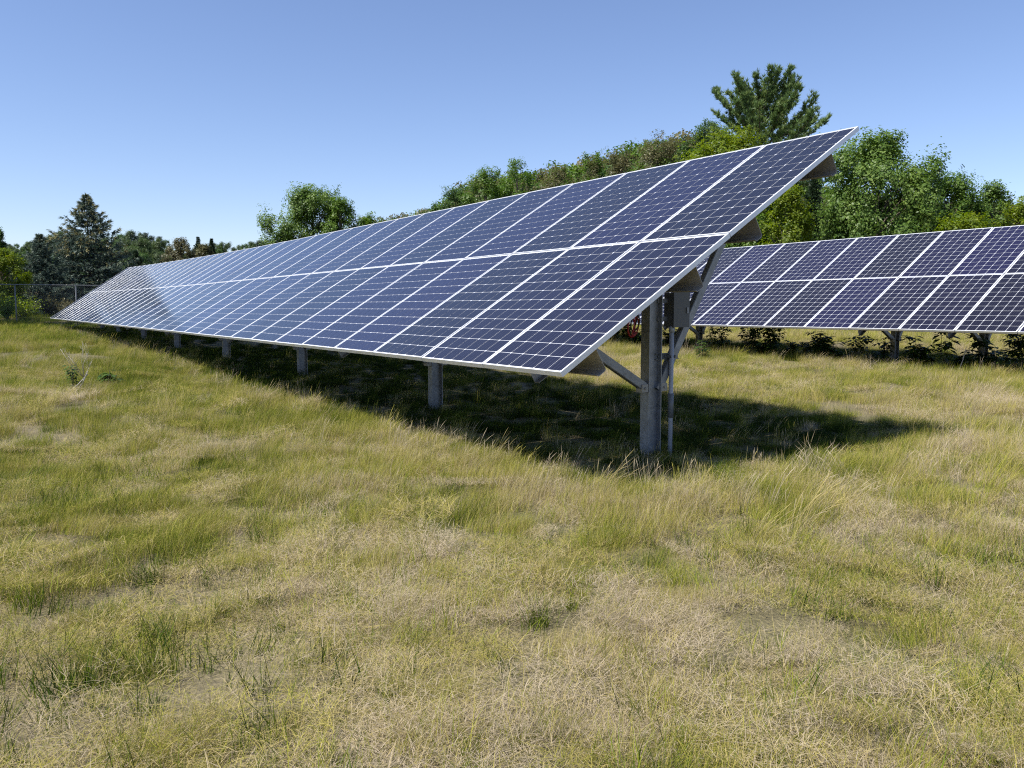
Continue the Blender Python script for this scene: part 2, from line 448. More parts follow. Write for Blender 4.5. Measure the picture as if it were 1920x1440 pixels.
tilt1 = lambda c: TILT + math.radians(4.0) * max(0.0, (c - 15) / 21.0) ** 1.6
a1 = empty('solar_array', (0, 0, 0), 'near ground-mounted solar array receding to the left with its end beside the grey box', 'solar panels', 'rows of solar panels in the meadow')
make_array(a1, range(36), tilt1, (-0.85, -4.79, -9.68, -14.62, -19.6, -24.5, -29.5, -33.6), near_cells=2, seed=3)
R2 = np.array([-2.911, 10.893, 0.014])
a2 = empty('solar_array', (R2[0] + 3 * PU, R2[1], R2[2]), 'second solar array behind, crossing to the right edge above leafy weeds', 'solar panels', 'rows of solar panels in the meadow')
make_array(a2, range(0, 22), lambda c: math.radians(31.05), tuple(p - R2[0] - 3 * PU for p in (-3.2, -4.95, -10.3, -15.2, -20.1)), seed=8)

# ------------------------------------------------------------------ box, conduit and cable at the near post
PX, PY = -0.85, 1.678
box = empty('combiner_box', (-0.80, 1.95, 0), 'grey electrical box with conduit on the north side of the nearest post', 'electrical box')
m = MB(); z0, z1 = H0 + 0.265, H0 + 0.565
m.box((-0.075, -0.10, z0), (0.035, 0.085, z1)); bx = m.build('enclosure', GREYBOX, box)
m = MB(); m.box((0.037, -0.106, z0 - 0.006), (0.052, 0.091, z1 + 0.008)); m.build('lid', GREYBOX, bx)
m = MB(); m.box((0.053, 0.05, z0 + 0.12), (0.062, 0.072, z0 + 0.17)); m.build('latch', GALV, bx)
m = MB(); m.box((-0.05, -0.22, z0 + 0.05), (-0.03, -0.101, z0 + 0.09)); m.box((-0.05, -0.22, z1 - 0.09), (-0.03, -0.101, z1 - 0.05)); m.build('mounting_strut', GALV, box)
cy = -0.085
cx = 0.01
m = MB(); m.tube([(cx, cy, -0.25), (cx, cy, z0 + 0.005)], 0.0205, 14); cd = m.build('conduit', PVC, box)
zc = H0 - 0.44
m = MB(); m.tube([(cx, cy, zc - 0.11), (cx, cy, zc + 0.11)], 0.0255, 14); m.build('coupling', PVC_DARK, cd)
m = MB(); m.tube([(cx, cy, z0 - 0.05), (cx, cy, z0)], 0.026, 14); m.build('hub', PVC, cd)
m = MB(); zk = H0 + 0.0
for dz in (-0.028, 0.022):
    m.box((-0.042, -0.235, zk + dz), (-0.028, 0.05, zk + dz + 0.008))
m.box((-0.047, -0.235, zk - 0.02), (-0.043, 0.05, zk + 0.022))
for yy in (-0.2, -0.12, 0.02):
    m.tube([(-0.043, yy, zk), (-0.024, yy, zk)], 0.009, 6)
m.box((-0.024, cy - 0.03, zk - 0.012), (cx + 0.026, cy - 0.024, zk + 0.012)); m.box((-0.024, cy + 0.024, zk - 0.012), (cx + 0.026, cy + 0.03, zk + 0.012))
m.build('clamp_strut', PVC_DARK, box)

coil = empty('cable_coil', (-0.85, 1.44, 0), 'coiled red and black cable hanging under the near array', 'cable')
for nm, mat, turns, r0, off in (('red_cable', RED, 2.6, 0.072, 0.0), ('black_cable', BLACKCABLE, 1.4, 0.055, 0.03)):
    m = MB(); pts = []
    cz = H0 + 0.285
    for i in range(int(turns * 22)):
        q = i / 22 * 2 * math.pi
        rad = r0 * (1 + 0.09 * math.sin(q * 0.7))
        pts.append((0.02 * math.sin(q * 1.3) + off * 0.5, rad * 0.72 * math.sin(q) + 0.012 * math.sin(q * 0.37) + off * 0.3, cz + rad * 1.35 * math.cos(q) + off))
    e = np.array(pts[-1]); pts += [tuple(e + (0, 0.02, 0.05)), tuple(e + (0, 0.05, 0.2)), tuple(e + (0, 0.06, 0.34))]
    pts = [(0, 0.05, cz + 0.4), (0, 0.045, cz + 0.25)] + pts
    m.tube(pts, 0.0065, 7); m.build(nm, mat, coil)

# ------------------------------------------------------------------ vegetation meshes
def blades(n, spread, hmin, hmax, wid, lean, bend, wind, k0, k1, seg=4, seed=0, flat=False, head=0.0):
    """ribbon blades round the origin -> verts, quads, k.  wind: strength of a common lean to +X"""
    q = np.random.default_rng(seed)
    ang = q.uniform(0, 2 * np.pi, n); rad = spread * np.sqrt(q.uniform(0, 1, n))
    base = np.stack([rad * np.cos(ang), rad * np.sin(ang), np.full(n, -0.012)], -1)
    L = q.uniform(hmin, hmax, n)
    d = q.uniform(0, 2 * np.pi, n)
    dirh = np.stack([np.cos(d) * (1 - wind * 0.7) + wind, np.sin(d) * (1 - wind * 0.7), 0 * d], -1)
    ln = np.abs(q.normal(lean, lean * 0.4, n)); bd = np.abs(q.normal(bend, bend * 0.45, n))
    face = d + q.normal(0, 0.6, n) + np.pi / 2
    side = np.stack([np.cos(face), np.sin(face), 0 * face], -1)
    w = wid * q.uniform(0.6, 1.3, n)
    kk = q.uniform(k0, k1, n)
    P = []; pos = base.copy()
    if flat: pos[:, 2] += q.uniform(0, 0.035, n)
    for s in range(seg + 1):
        t = s / seg
        tw = (1 - t) ** 0.7 if s < seg else 0.06
        if head > 0 and s >= seg - 1: tw = head * (1.0 if s < seg else 0.15)
        P.append(np.stack([pos - side * (w * tw / 2)[:, None], pos + side * (w * tw / 2)[:, None]], 1))
        th = ln + bd * t * 1.4
        if flat: th = np.pi / 2 - ln * (0.7 - t) * 1.6
        step = (L / seg)[:, None] * (dirh * np.sin(th)[:, None] + np.array([0, 0, 1.0]) * np.cos(th)[:, None])
        pos = pos + step
        if flat: pos[:, 2] = np.maximum(pos[:, 2], 0.004)
    P = np.stack(P, 1).reshape(n, -1, 3)                       # n, (seg+1)*2, 3
    nv = (seg + 1) * 2
    F = np.array([[2 * s, 2 * s + 1, 2 * s + 3, 2 * s + 2] for s in range(seg)])
    F = (np.arange(n)[:, None, None] * nv + F[None]).reshape(-1, 4)
    return P.reshape(-1, 3), F, np.repeat(kk, nv)

def clump(name, parts, mat):
    V = []; F = []; K = []; b = 0
    for v, f, kk in parts:
        V.append(v); F.append(f + b); K.append(kk); b += len(v)
    me = mesh_np(name, np.concatenate(V), np.concatenate(F), 4)
    a = me.attributes.new('k', 'FLOAT', 'POINT'); a.data.foreach_set('value', np.concatenate(K).astype(np.float32))
    me.materials.append(mat)
    return me

def patch(parts, M, R, windy, seed):
    """M jittered copies of a clump spread over a disc of radius R"""
    q = np.random.default_rng(seed); out = []
    for _ in range(M):
        a = q.uniform(0, 6.283); rr_ = R * math.sqrt(q.uniform()); rz = q.normal(0, 0.5) if windy else q.uniform(0, 6.283)
        c, s_ = math.cos(rz), math.sin(rz); sc = q.uniform(0.75, 1.2); dk = q.normal(0, 0.13)
        for v, f, kk in parts:
            w = v * sc
            w = np.stack([w[:, 0] * c - w[:, 1] * s_ + rr_ * math.cos(a), w[:, 0] * s_ + w[:, 1] * c + rr_ * math.sin(a), w[:, 2]], -1)
            out.append((w, f, kk + dk))
    return out

def clump_collection(name, meshes):
    c = bpy.data.collections.new(name)
    for i, me in enumerate(meshes):
        o = bpy.data.objects.new('%s_%03d' % (name, i), me); c.objects.link(o)
    return c

def scatter(name, coll, nvar, P, rot, scl, g, seed, label):
    """one object whose points carry copies of the clumps"""
    n = len(P); q = np.random.default_rng(seed)
    me = bpy.data.meshes.new(name); me.vertices.add(n); me.vertices.foreach_set('co', P.astype(np.float32).ravel())
    def at(nm, t, val, key='value'):
        a = me.attributes.new(nm, t, 'POINT'); a.data.foreach_set(key, val)
    at('rot', 'FLOAT_VECTOR', rot.astype(np.float32).ravel(), 'vector')
    at('scl', 'FLOAT', scl.astype(np.float32)); at('g', 'FLOAT', g.astype(np.float32))
    at('idx', 'INT', q.integers(0, nvar, n).astype(np.int32))
    o = obj(name, me, None); tag(o, label, None, kind='stuff')
    ng = bpy.data.node_groups.new(name, 'GeometryNodeTree')
    ng.interface.new_socket('Geometry', in_out='INPUT', socket_type='NodeSocketGeometry')
    ng.interface.new_socket('Geometry', in_out='OUTPUT', socket_type='NodeSocketGeometry')
    gi = ng.nodes.new('NodeGroupInput'); go = ng.nodes.new('NodeGroupOutput')
    ci = ng.nodes.new('GeometryNodeCollectionInfo'); ci.inputs['Collection'].default_value = coll
    ci.inputs['Separate Children'].default_value = True; ci.inputs['Reset Children'].default_value = True
    ip = ng.nodes.new('GeometryNodeInstanceOnPoints'); ip.inputs['Pick Instance'].default_value = True
    def na(nm, t):
        x = ng.nodes.new('GeometryNodeInputNamedAttribute'); x.data_type = t; x.inputs['Name'].default_value = nm
        return [s for s in x.outputs if s.enabled][0]
    ng.links.new(gi.outputs[0], ip.inputs['Points']); ng.links.new(ci.outputs[0], ip.inputs['Instance'])
    ng.links.new(na('idx', 'INT'), ip.inputs['Instance Index'])
    eu = ng.nodes.new('FunctionNodeEulerToRotation'); ng.links.new(na('rot', 'FLOAT_VECTOR'), eu.inputs[0])
    ng.links.new(eu.outputs[0], ip.inputs['Rotation'])
    ng.links.new(na('scl', 'FLOAT'), ip.inputs['Scale'])
    ng.links.new(ip.outputs[0], go.inputs[0])
    md = o.modifiers.new('scatter', 'NODES'); md.node_group = ng
    return o

# ------------------------------------------------------------------ grass
WIND = math.atan2(0.80, 0.60)
thatch = clump_collection('thatch_clump', [clump('thatch_clump', patch([
    blades(190, 0.17, 0.03, 0.10, 0.0017, 0.30, 0.3, 0.0, 0.0, 0.38, 3, 10 + s, flat=True),
    blades(46, 0.16, 0.03, 0.075, 0.0017, 0.75, 0.6, 0.0, 0.05, 0.55, 3, 30 + s),
    blades(14, 0.16, 0.08, 0.17, 0.0019, 0.45, 0.4, 0.1, 0.45, 0.85, 3, 40 + s)], 11, 0.36, False, s), GRASS) for s in range(5)])
fine = clump_collection('fine_clump', [clump('fine_clump', patch([
    blades(80, 0.15, 0.09, 0.25, 0.0025, 0.30, 0.60, 0.40, 0.25, 0.75, 4, 50 + s),
    blades(26, 0.15, 0.13, 0.29, 0.0022, 0.30, 0.7, 0.5, 0.05, 0.45, 4, 70 + s)], 9, 0.30, True, s + 20), GRASS) for s in range(6)])
coarse = clump_collection('coarse_clump', [clump('coarse_clump', [
    blades(26, 0.075, 0.09, 0.26, 0.0044, 0.28, 0.35, 0.15, 0.35, 0.75, 4, 90 + s)], GRASS) for s in range(5)])
stalk = clump_collection('stalk_clump', [clump('stalk_clump', patch([
    blades(9, 0.10, 0.30, 0.52, 0.0045, 0.22, 0.55, 0.6, 0.2, 0.5, 6, 110 + s, head=1.4),
    blades(30, 0.12, 0.18, 0.40, 0.0030, 0.28, 0.7, 0.55, 0.2, 0.6, 4, 130 + s)], 3, 0.25, True, s + 40), GRASS) for s in range(5)])
far = clump_collection('far_clump', [clump('far_clump', [
    blades(90, 0.40, 0.14, 0.34, 0.010, 0.30, 0.6, 0.45, 0.2, 0.75, 3, 150 + s)], GRASS) for s in range(4)])

def field(r0, r1, dens, seed, half=math.radians(46)):
    """random points of the meadow between two distances from the camera, within and beside the view"""
    q = np.random.default_rng(seed)
    head = math.atan2(FWD[1], FWD[0])
    n = int(dens * half * (r1 * r1 - r0 * r0))
    r = np.sqrt(q.uniform(r0 * r0, r1 * r1, n)); a = head + q.uniform(-half, half, n)
    x = CAM[0] + r * np.cos(a); y = CAM[1] + r * np.sin(a)
    return x, y, q

under = lambda x, y: np.maximum(smooth(0.0, 0.9, y) * (1 - smooth(5.0, 5.9, y)) * smooth(0.6, -0.6, x), smooth(11.2, 12.0, y) * (1 - smooth(15.6, 16.4, y)))     # shaded ground below the arrays: greener grass, also darkened to deepen the shade

def greenness(x, y):
    """0 dry .. 1 green"""
    big = fbm(x, y, 3.2, 21); small = fbm(x, y, 0.6, 33)
    # left side (south) greener, right (north-east) more golden
    side = np.clip((-(x - CAM[0]) * RIGHT[0] - (y - CAM[1]) * RIGHT[1]) / 8.0, -1, 1)
    g = 0.52 + (big - 0.5) * 0.55 + (small - 0.5) * 0.85 + 0.12 * side
    d = np.hypot(x - CAM[0], y - CAM[1])
    g = g - 0.06 * (1 - smooth(3, 6, d))
    # moist strip along the drip edge of the near array
    strip = np.exp(-((y + 0.25) / 0.9) ** 2) * smooth(-0.5, -6, x) * 0.22
    g = np.minimum(g, 0.70)
    return g + strip * 0.5 + under(x, y) * (0.62 + 0.35 * (fbm(x, y, 1.1, 91) - 0.5))  # last term darkens the grass below the arrays to deepen their shadow

def put(x, y, q, wind_rot, tiltj, smin, smax):
    n = len(x)
    P = np.stack([x, y, height(x, y)], -1)
    rz = (WIND + q.normal(0, 0.55, n)) if wind_rot else q.uniform(0, 2 * np.pi, n)
    rot = np.stack([q.normal(0, tiltj, n), q.normal(0, tiltj, n), rz], -1)
    return P, rot, q.uniform(smin, smax, n)

def gather(specs, wind_rot, tiltj, keep=None, gshift=0.0, jitter=0.06):
    A = []
    for r0, r1, dens, seed, smin, smax in specs:
        x, y, q = field(r0, r1, dens, seed)
        if keep is not None:
            ok = q.uniform(0, 1, len(x)) < keep(x, y); x, y = x[ok], y[ok]
        P, rot, s = put(x, y, q, wind_rot, tiltj, smin, smax)
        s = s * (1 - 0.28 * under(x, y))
        A.append((P, rot, s, greenness(x, y) + gshift + q.normal(0, jitter, len(x))))
    return [np.concatenate(t) for t in zip(*A)]

tall_zone = lambda x, y: smooth(3.0, 7.0, np.hypot(x - CAM[0], y - CAM[1]))
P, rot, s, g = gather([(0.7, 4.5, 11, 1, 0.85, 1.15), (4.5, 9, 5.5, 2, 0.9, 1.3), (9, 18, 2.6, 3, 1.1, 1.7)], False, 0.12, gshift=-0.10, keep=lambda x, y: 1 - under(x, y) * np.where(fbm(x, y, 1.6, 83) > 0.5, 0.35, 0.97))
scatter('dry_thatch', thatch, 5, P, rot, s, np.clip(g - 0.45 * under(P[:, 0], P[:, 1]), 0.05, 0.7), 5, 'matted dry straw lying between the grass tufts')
P, rot, s, g = gather([(0.7, 4.5, 11, 11, 0.34, 0.62), (4.5, 9, 10, 12, 0.45, 0.85), (9, 18, 5, 13, 0.65, 1.05), (18, 34, 2.6, 14, 0.8, 1.2)], True, 0.14,
                      keep=lambda x, y: np.clip(0.25 + 1.35 * (fbm(x, y, 0.7, 44) - 0.30) + tall_zone(x, y) * 0.75, 0, 1))
scatter('meadow_grass', fine, 6, P, rot, s, np.clip(g, 0.12, 1.2), 6, 'fine yellow-green meadow grass bent by the wind')
P, rot, s, g = gather([(4.5, 24, 15, 15, 0.4, 0.7)], True, 0.18, keep=under, gshift=0.06)  # greens pushed darker so the array shadow reads deeper
scatter('shade_darkened_grass', fine, 6, P, rot, s, np.clip(g, 0.5, 1.25), 16, 'low grass under the arrays, coloured dark green to deepen the shade')
P, rot, s, g = gather([(0.7, 5, 85, 21, 0.35, 0.95), (5, 10, 40, 22, 0.5, 0.9), (10, 20, 9, 23, 0.7, 1.0)], False, 0.16, gshift=0.16,
                      keep=lambda x, y: np.clip((fbm(x, y, 0.55, 61) - 0.46) * 4, 0.22, 1))
scatter('coarse_grass', coarse, 5, P, rot, s, np.clip(g + 0.06, 0.52, 0.82), 7, 'dark green coarse blades standing in tufts')
P, rot, s, g = gather([(5.5, 9, 3, 31, 0.42, 0.62), (9, 18, 4, 32, 0.5, 0.8), (18, 34, 2, 33, 0.7, 0.95)], True, 0.16, gshift=-0.12,
                      keep=lambda x, y: np.clip(0.05 + (fbm(x, y, 2.3, 71) - 0.42) * 2.2 + 0.7 * np.exp(-((y - 0.35) / 0.5) ** 2) * smooth(1.5, -1, x) + 0.5 * np.exp(-((y - 10.9) / 0.8) ** 2), 0, 1))
scatter('seeding_grass', stalk, 5, P, rot, s, np.clip(g, 0.1, 0.6), 8, 'taller straw-coloured grass with drooping seed heads')
rim = lambda x, y: np.maximum(np.exp(-((y - 0.02) / 0.42) ** 2) * smooth(1.2, 0.2, x), np.exp(-((x - 0.75) / 0.5) ** 2) * smooth(-0.3, 0.5, y) * (1 - smooth(4.0, 5.2, y)) * 0.8)
P, rot, s, g = gather([(4.0, 14, 16, 51, 0.5, 0.85), (14, 40, 6, 52, 0.5, 0.85)], True, 0.12, keep=rim)
scatter('rim_grass', fine, 6, P, rot, s, np.clip(0.44 + (g - 0.5) * 0.5, 0.25, 0.7), 53, 'taller bright grass along the edge of the array shade')
P, rot, s, g = gather([(4.0, 14, 7, 54, 0.42, 0.7), (14, 40, 3, 55, 0.45, 0.75)], True, 0.16, keep=lambda x, y: np.maximum(rim(x, y - 0.25), 0.25 * under(x, y)))
scatter('rim_seed_stalks', stalk, 5, P, rot, s, np.clip(0.18 + (g - 0.5) * 0.3, 0.05, 0.4), 56, 'brown seed stalks along the edge of the array shade')
P, rot, s, g = gather([(28, 60, 5, 41, 0.7, 1.1), (60, 120, 0.8, 42, 1.3, 2.0)], True, 0.12, gshift=0.05)
scatter('distant_grass', far, 4, P, rot, s, np.clip(g, 0.25, 0.9), 9, 'distant meadow grass in front of the trees')

# ------------------------------------------------------------------ trees
def leaf_faces(C, nrm, size, q, aspect=0.6):
    """diamond-shaped leaves at C with normals nrm"""
    n = len(C)
    nrm = nrm / (np.linalg.norm(nrm, axis=1, keepdims=True) + 1e-9)
    t = q.normal(size=(n, 3)); t -= nrm * np.sum(t * nrm, 1, keepdims=True); t /= np.linalg.norm(t, axis=1, keepdims=True) + 1e-9
    b_ = np.cross(nrm, t); s = (size * q.uniform(0.6, 1.35, n))[:, None]
    fold = nrm * s * 0.12
    V = np.stack([C - t * s * 0.5, C + b_ * s * 0.5 * aspect + fold, C + t * s * 0.5, C - b_ * s * 0.5 * aspect + fold], 1)
    return V.reshape(-1, 3)

def foliage_mesh(name, V, kk, mat, nper=4):
    me = mesh_np(name, V, np.arange(len(V)), nper)
    a = me.attributes.new('k', 'FLOAT', 'POINT'); a.data.foreach_set('value', np.repeat(kk, nper).astype(np.float32))
    me.materials.append(mat)
    return me

def broadleaf(seed, H, W, base=0.2, nl=9000, size=0.24, lumps=34, mat=None, up=0.0, ragged=0.25, round_=0.8):
    """returns (trunk mesh, crown mesh): lumps of leaves at the ends of limbs"""
    q = np.random.default_rng(seed)
    tr = MB(); r0 = 0.022 * H + 0.03
    lean = q.normal(0, 0.03, 2) * H
    axis_pt = lambda t: np.array([lean[0] * t * t, lean[1] * t * t, H * t])
    tr.tube([axis_pt(t) - (0, 0, 0.3 if t == 0 else 0) for t in np.linspace(0, 0.82, 7)], [r0 * (1.25 if i == 0 else 1) * (1 - 0.13 * i) for i in range(7)], 7)
    cents = []; rads = []
    for i in range(lumps):
        t = base + (1 - base) * ((i + 0.5) / lumps) ** 0.85
        # crown outline: widest at about 45 % of the crown, rounded top
        u = (t - base) / (1 - base)
        prof = max(0.12, (1 - abs(2 * u - 0.8) ** 2.2 / 1.6)) ** round_ if u > 0.4 else 0.62 + 0.38 * (u / 0.4)
        a = i * 2.39996 + q.normal(0, 0.3)
        rr_ = W / 2 * prof * (0.45 + 0.5 * q.uniform()) * (1 + q.normal(0, ragged * 0.6))
        c = axis_pt(min(t, 0.97)) + np.array([math.cos(a) * rr_, math.sin(a) * rr_, q.normal(0, 0.02 * H)])
        rad = W * q.uniform(0.09, 0.19) * (1.15 - 0.35 * u)
        c[2] = min(c[2], H - rad * 0.8)
        cents.append(c); rads.append(rad)
        st = axis_pt(max(0.12, t - 0.16 - 0.12 * q.uniform()))
        mid = st * 0.5 + c * 0.5 + np.array([0, 0, 0.04 * H])
        tr.tube([st, mid, c], [r0 * 0.34 * (1.1 - u * 0.7), r0 * 0.2 * (1.1 - u * 0.7), r0 * 0.05], 5, cap=False)
    cents = np.array(cents); rads = np.array(rads)
    w = rads ** 2
    # leaves sit in small twig clusters on the outer part of each lump
    nl = int(nl * 3.3); size = size * 0.78; ntw = max(60, nl // 12); ti = q.choice(len(cents), ntw, p=w / w.sum())
    dv = q.normal(size=(ntw, 3)); dv[:, 2] += up
    out = cents[ti] - np.array([lean[0] * 0.3, lean[1] * 0.3, H * (base + 1) * 0.48]); out /= np.linalg.norm(out, axis=1, keepdims=True) + 1e-9
    stretch = np.abs(q.normal(0, 0.35, ntw)) * (q.uniform(0, 1, ntw) < 0.45)
    tw = cents[ti] + dv * (rads[ti] * 0.42)[:, None] + (out + (0, 0, 0.35)) * (rads[ti] * stretch)[:, None]
    dv = dv * 0.6 + out
    li = q.integers(0, ntw, nl)
    C = tw[li] + q.normal(0, 1, (nl, 3)) * size * 0.95
    ctr = np.array([lean[0] * 0.3, lean[1] * 0.3])
    C[:, 2] = np.where(C[:, 2] > H * 0.5, H * 0.5 + (C[:, 2] - H * 0.5) * (H * 0.5 / max(0.1, np.quantile(C[:, 2], 0.996) - H * 0.5)), C[:, 2])
    rr_ = np.hypot(C[:, 0] - ctr[0], C[:, 1] - ctr[1]); C[:, :2] = ctr + (C[:, :2] - ctr) * (W / 2 / np.quantile(rr_, 0.985))
    ok = (C[:, 2] < H * 1.02) & (rr_ < np.quantile(rr_, 0.997)); C = C[ok]; li = li[ok]; nl = len(C)
    nrm = dv[li] * 0.9 + q.normal(size=(nl, 3)) * 0.6 + np.array([0, 0, 0.35])
    kk = np.clip(0.5 + q.normal(0, 0.17, ntw)[li] + q.normal(0, 0.18, nl), 0, 1)
    crown = foliage_mesh('crown', leaf_faces(C, nrm, size, q), kk, mat)
    o = tr.build('trunk', BARK); tm = o.data; bpy.data.objects.remove(o)
    return tm, crown

def needles(C, D, length, width, q, per=9, spread=0.5):
    """tufts of thin triangles at C pointing along D"""
    n = len(C); C = np.repeat(C, per, 0); D = np.repeat(D, per, 0)
    d = D + q.normal(size=C.shape) * spread; d /= np.linalg.norm(d, axis=1, keepdims=True)
    s = np.cross(d, q.normal(size=C.shape)); s /= np.linalg.norm(s, axis=1, keepdims=True) + 1e-9
    L = (length * q.uniform(0.7, 1.25, len(C)))[:, None]; w = width / 2
    V = np.stack([C - s * w, C + s * w, C + d * L], 1)
    return V.reshape(-1, 3)

def white_pine(seed, H, W, base=0.34, mat=None, limbs=46, tuft=0.42):
    q = np.random.default_rng(seed); tr = MB(); r0 = 0.014 * H + 0.1
    ax = lambda t: np.array([0.012 * H * math.sin(3 * t), 0.01 * H * math.sin(2.3 * t + 1), H * t])
    tr.tube([ax(t) - (0, 0, 0.3 if t == 0 else 0) for t in np.linspace(0, 0.97, 10)], [r0 * (1 - 0.1 * i) + 0.02 for i in range(10)], 7)
    TC = []; TD = []; K = []
    for i in range(limbs):
        u = (i / (limbs - 1)) ** 0.85; t = base + (0.87 - base) * u
        a = i * 2.39996 + q.normal(0, 0.25)
        L = W / 2 * (1.06 - 0.55 * u ** 1.6) * q.uniform(0.7, 1.1)
        el0 = 0.22 + 0.85 * u + q.normal(0, 0.08)      # lower limbs spread, upper limbs steep
        o = ax(t); d = np.array([math.cos(a), math.sin(a)])
        P = []
        for s in np.linspace(0, 1, 8):
            P.append(o + np.array([d[0] * L * s * math.cos(el0), d[1] * L * s * math.cos(el0), L * (s * math.sin(el0) + 0.16 * s ** 2.4 - 0.06 * s)]))
        tr.tube(P, [max(0.02, r0 * 0.30 * (1 - 0.7 * u) * (1 - 0.85 * k / 7)) for k in range(8)], 5, cap=False)
        P = np.array(P)
        nsh = int(58 * (0.3 + L / (W / 2)))
        for _ in range(nsh):
            s = (0.22 + 0.78 * q.uniform() ** 0.75) * 7; k0 = min(int(s), 6); p = P[k0] + (P[k0 + 1] - P[k0]) * (s - k0)
            sd = np.array([-d[1], d[0], 0]) * q.normal(0, 0.095) * L * (1.2 - s / 8)
            for j in range(2):
                TC.append(p + sd * (0.6 + 0.5 * j) + np.array([q.normal(0, 0.12), q.normal(0, 0.12), q.uniform(-0.10, 0.20) + 0.16 * j])); TD.append(np.array([d[0] * 0.35, d[1] * 0.35, 0.95])); K.append(0.38 + 0.2 * j + q.normal(0, 0.17))
    TC = np.array(TC); TD = np.array(TD); K = np.clip(K, 0, 1)
    zt = TC[:, 2].max() + tuft; zf = lambda z: np.where(z > H * 0.5, H * 0.5 + (z - H * 0.5) * (H * 0.5 / (zt - H * 0.5)), z)
    TC[:, 2] = zf(TC[:, 2]); tr.v = [(a, b_, float(zf(c))) for a, b_, c in tr.v]
    V = needles(TC, TD, tuft, 0.075, q, 13, 0.5)
    crown = foliage_mesh('crown', V, np.repeat(K, 13), mat, 3)
    o = tr.build('trunk', BARK_PINE); tm = o.data; bpy.data.objects.remove(o)
    return tm, crown

def spruce(seed, H, W, mat, cones=True, gaps=0.15, nlev=26):
    q = np.random.default_rng(seed); tr = MB(); r0 = 0.012 * H + 0.05
    tr.tube([(0, 0, -0.3), (0, 0, H * 0.5), (0, 0, H * 0.99)], [r0, r0 * 0.55, 0.015], 7)
    TC = []; TD = []; K = []
    for lv in range(nlev):
        u = lv / (nlev - 1); z = H * (0.05 + 0.93 * u ** 0.95)
        R = W / 2 * (1.0 - u) ** 1.05 * (1 + q.normal(0, 0.16)) + 0.10
        nb = int(7 + 8 * (1 - u))
        for i in range(nb):
            if q.uniform() < gaps: continue
            a = (i + q.uniform(-0.35, 0.35)) / nb * 2 * np.pi + lv * 0.7
            L = R * q.uniform(0.55, 1.2); d = np.array([math.cos(a), math.sin(a)])
            rise = 0.55 * u - 0.16; sag = (1 - u) * 0.30
            S = np.linspace(0.0, 1, 7)
            P = np.stack([d[0] * L * S, d[1] * L * S, z + L * (rise * S - sag * S ** 1.3 + 0.20 * S ** 4)], -1)
            tr.tube(P[::2], [r0 * 0.22 * (1.1 - u), r0 * 0.15 * (1.1 - u), r0 * 0.08, 0.008], 4, cap=False)
            ns = int(10 + 52 * L / (W / 2))
            for _ in range(ns):
                s = q.uniform(0.22, 1.0); k0 = min(int(s * 6), 5); p = P[k0] + (P[k0 + 1] - P[k0]) * (s * 6 - k0)
                lat = q.normal(0, 0.20) * L * (1.1 - s * 0.6)
                p = p + np.array([-d[1], d[0], 0]) * lat + np.array([0, 0, -abs(lat) * 0.25 + q.normal(0, 0.03)])
                TC.append(p); TD.append(np.array([d[0] * 0.7 - d[1] * np.sign(lat) * 0.5, d[1] * 0.7 + d[0] * np.sign(lat) * 0.5, -0.35 + 0.3 * (s > 0.85)]))
                kk = 0.22 + 0.4 * s + q.normal(0, 0.10)
                if cones and u > 0.45 and s > 0.55 and q.uniform() < 0.30: kk = 0.95
                K.append(kk)
    TC = np.array(TC); TD = np.array(TD); K = np.clip(K, 0, 1)
    V = needles(TC, TD, 0.026 * H + 0.05, 0.005 * H + 0.012, q, 9, 0.42)
    crown = foliage_mesh('crown', V, np.repeat(K, 9), mat, 3)
    o = tr.build('trunk', BARK_PINE); tm = o.data; bpy.data.objects.remove(o)
    return tm, crown

def spot(px, dist):
    """ground point seen in picture column px at a horizontal distance"""
    d = direction(px, 573); d = d[:2] / np.hypot(d[0], d[1])
    # distance measured along the ground
    p = CAM[:2] + d * dist
    return np.array([p[0], p[1], float(height(p[0], p[1]))])

def size_at(px, top, wpx, dist):
    """height above ground and width in metres of a thing whose top is at picture row top"""
    c = direction(px, top); depth = dist / np.hypot(c[0], c[1])
    zt = CAM[2] + depth * c[2]
    return zt - spot(px, dist)[2], wpx / F_PX * depth

def plant_tree(name, label, cat, meshes, p, rz=0.0, s=1.0, group=None):
    t = empty(name, p, label, cat, group, rz); t.scale = (s, s, s)
    obj('trunk', meshes[0], None, t); obj('crown', meshes[1], None, t)
    return t

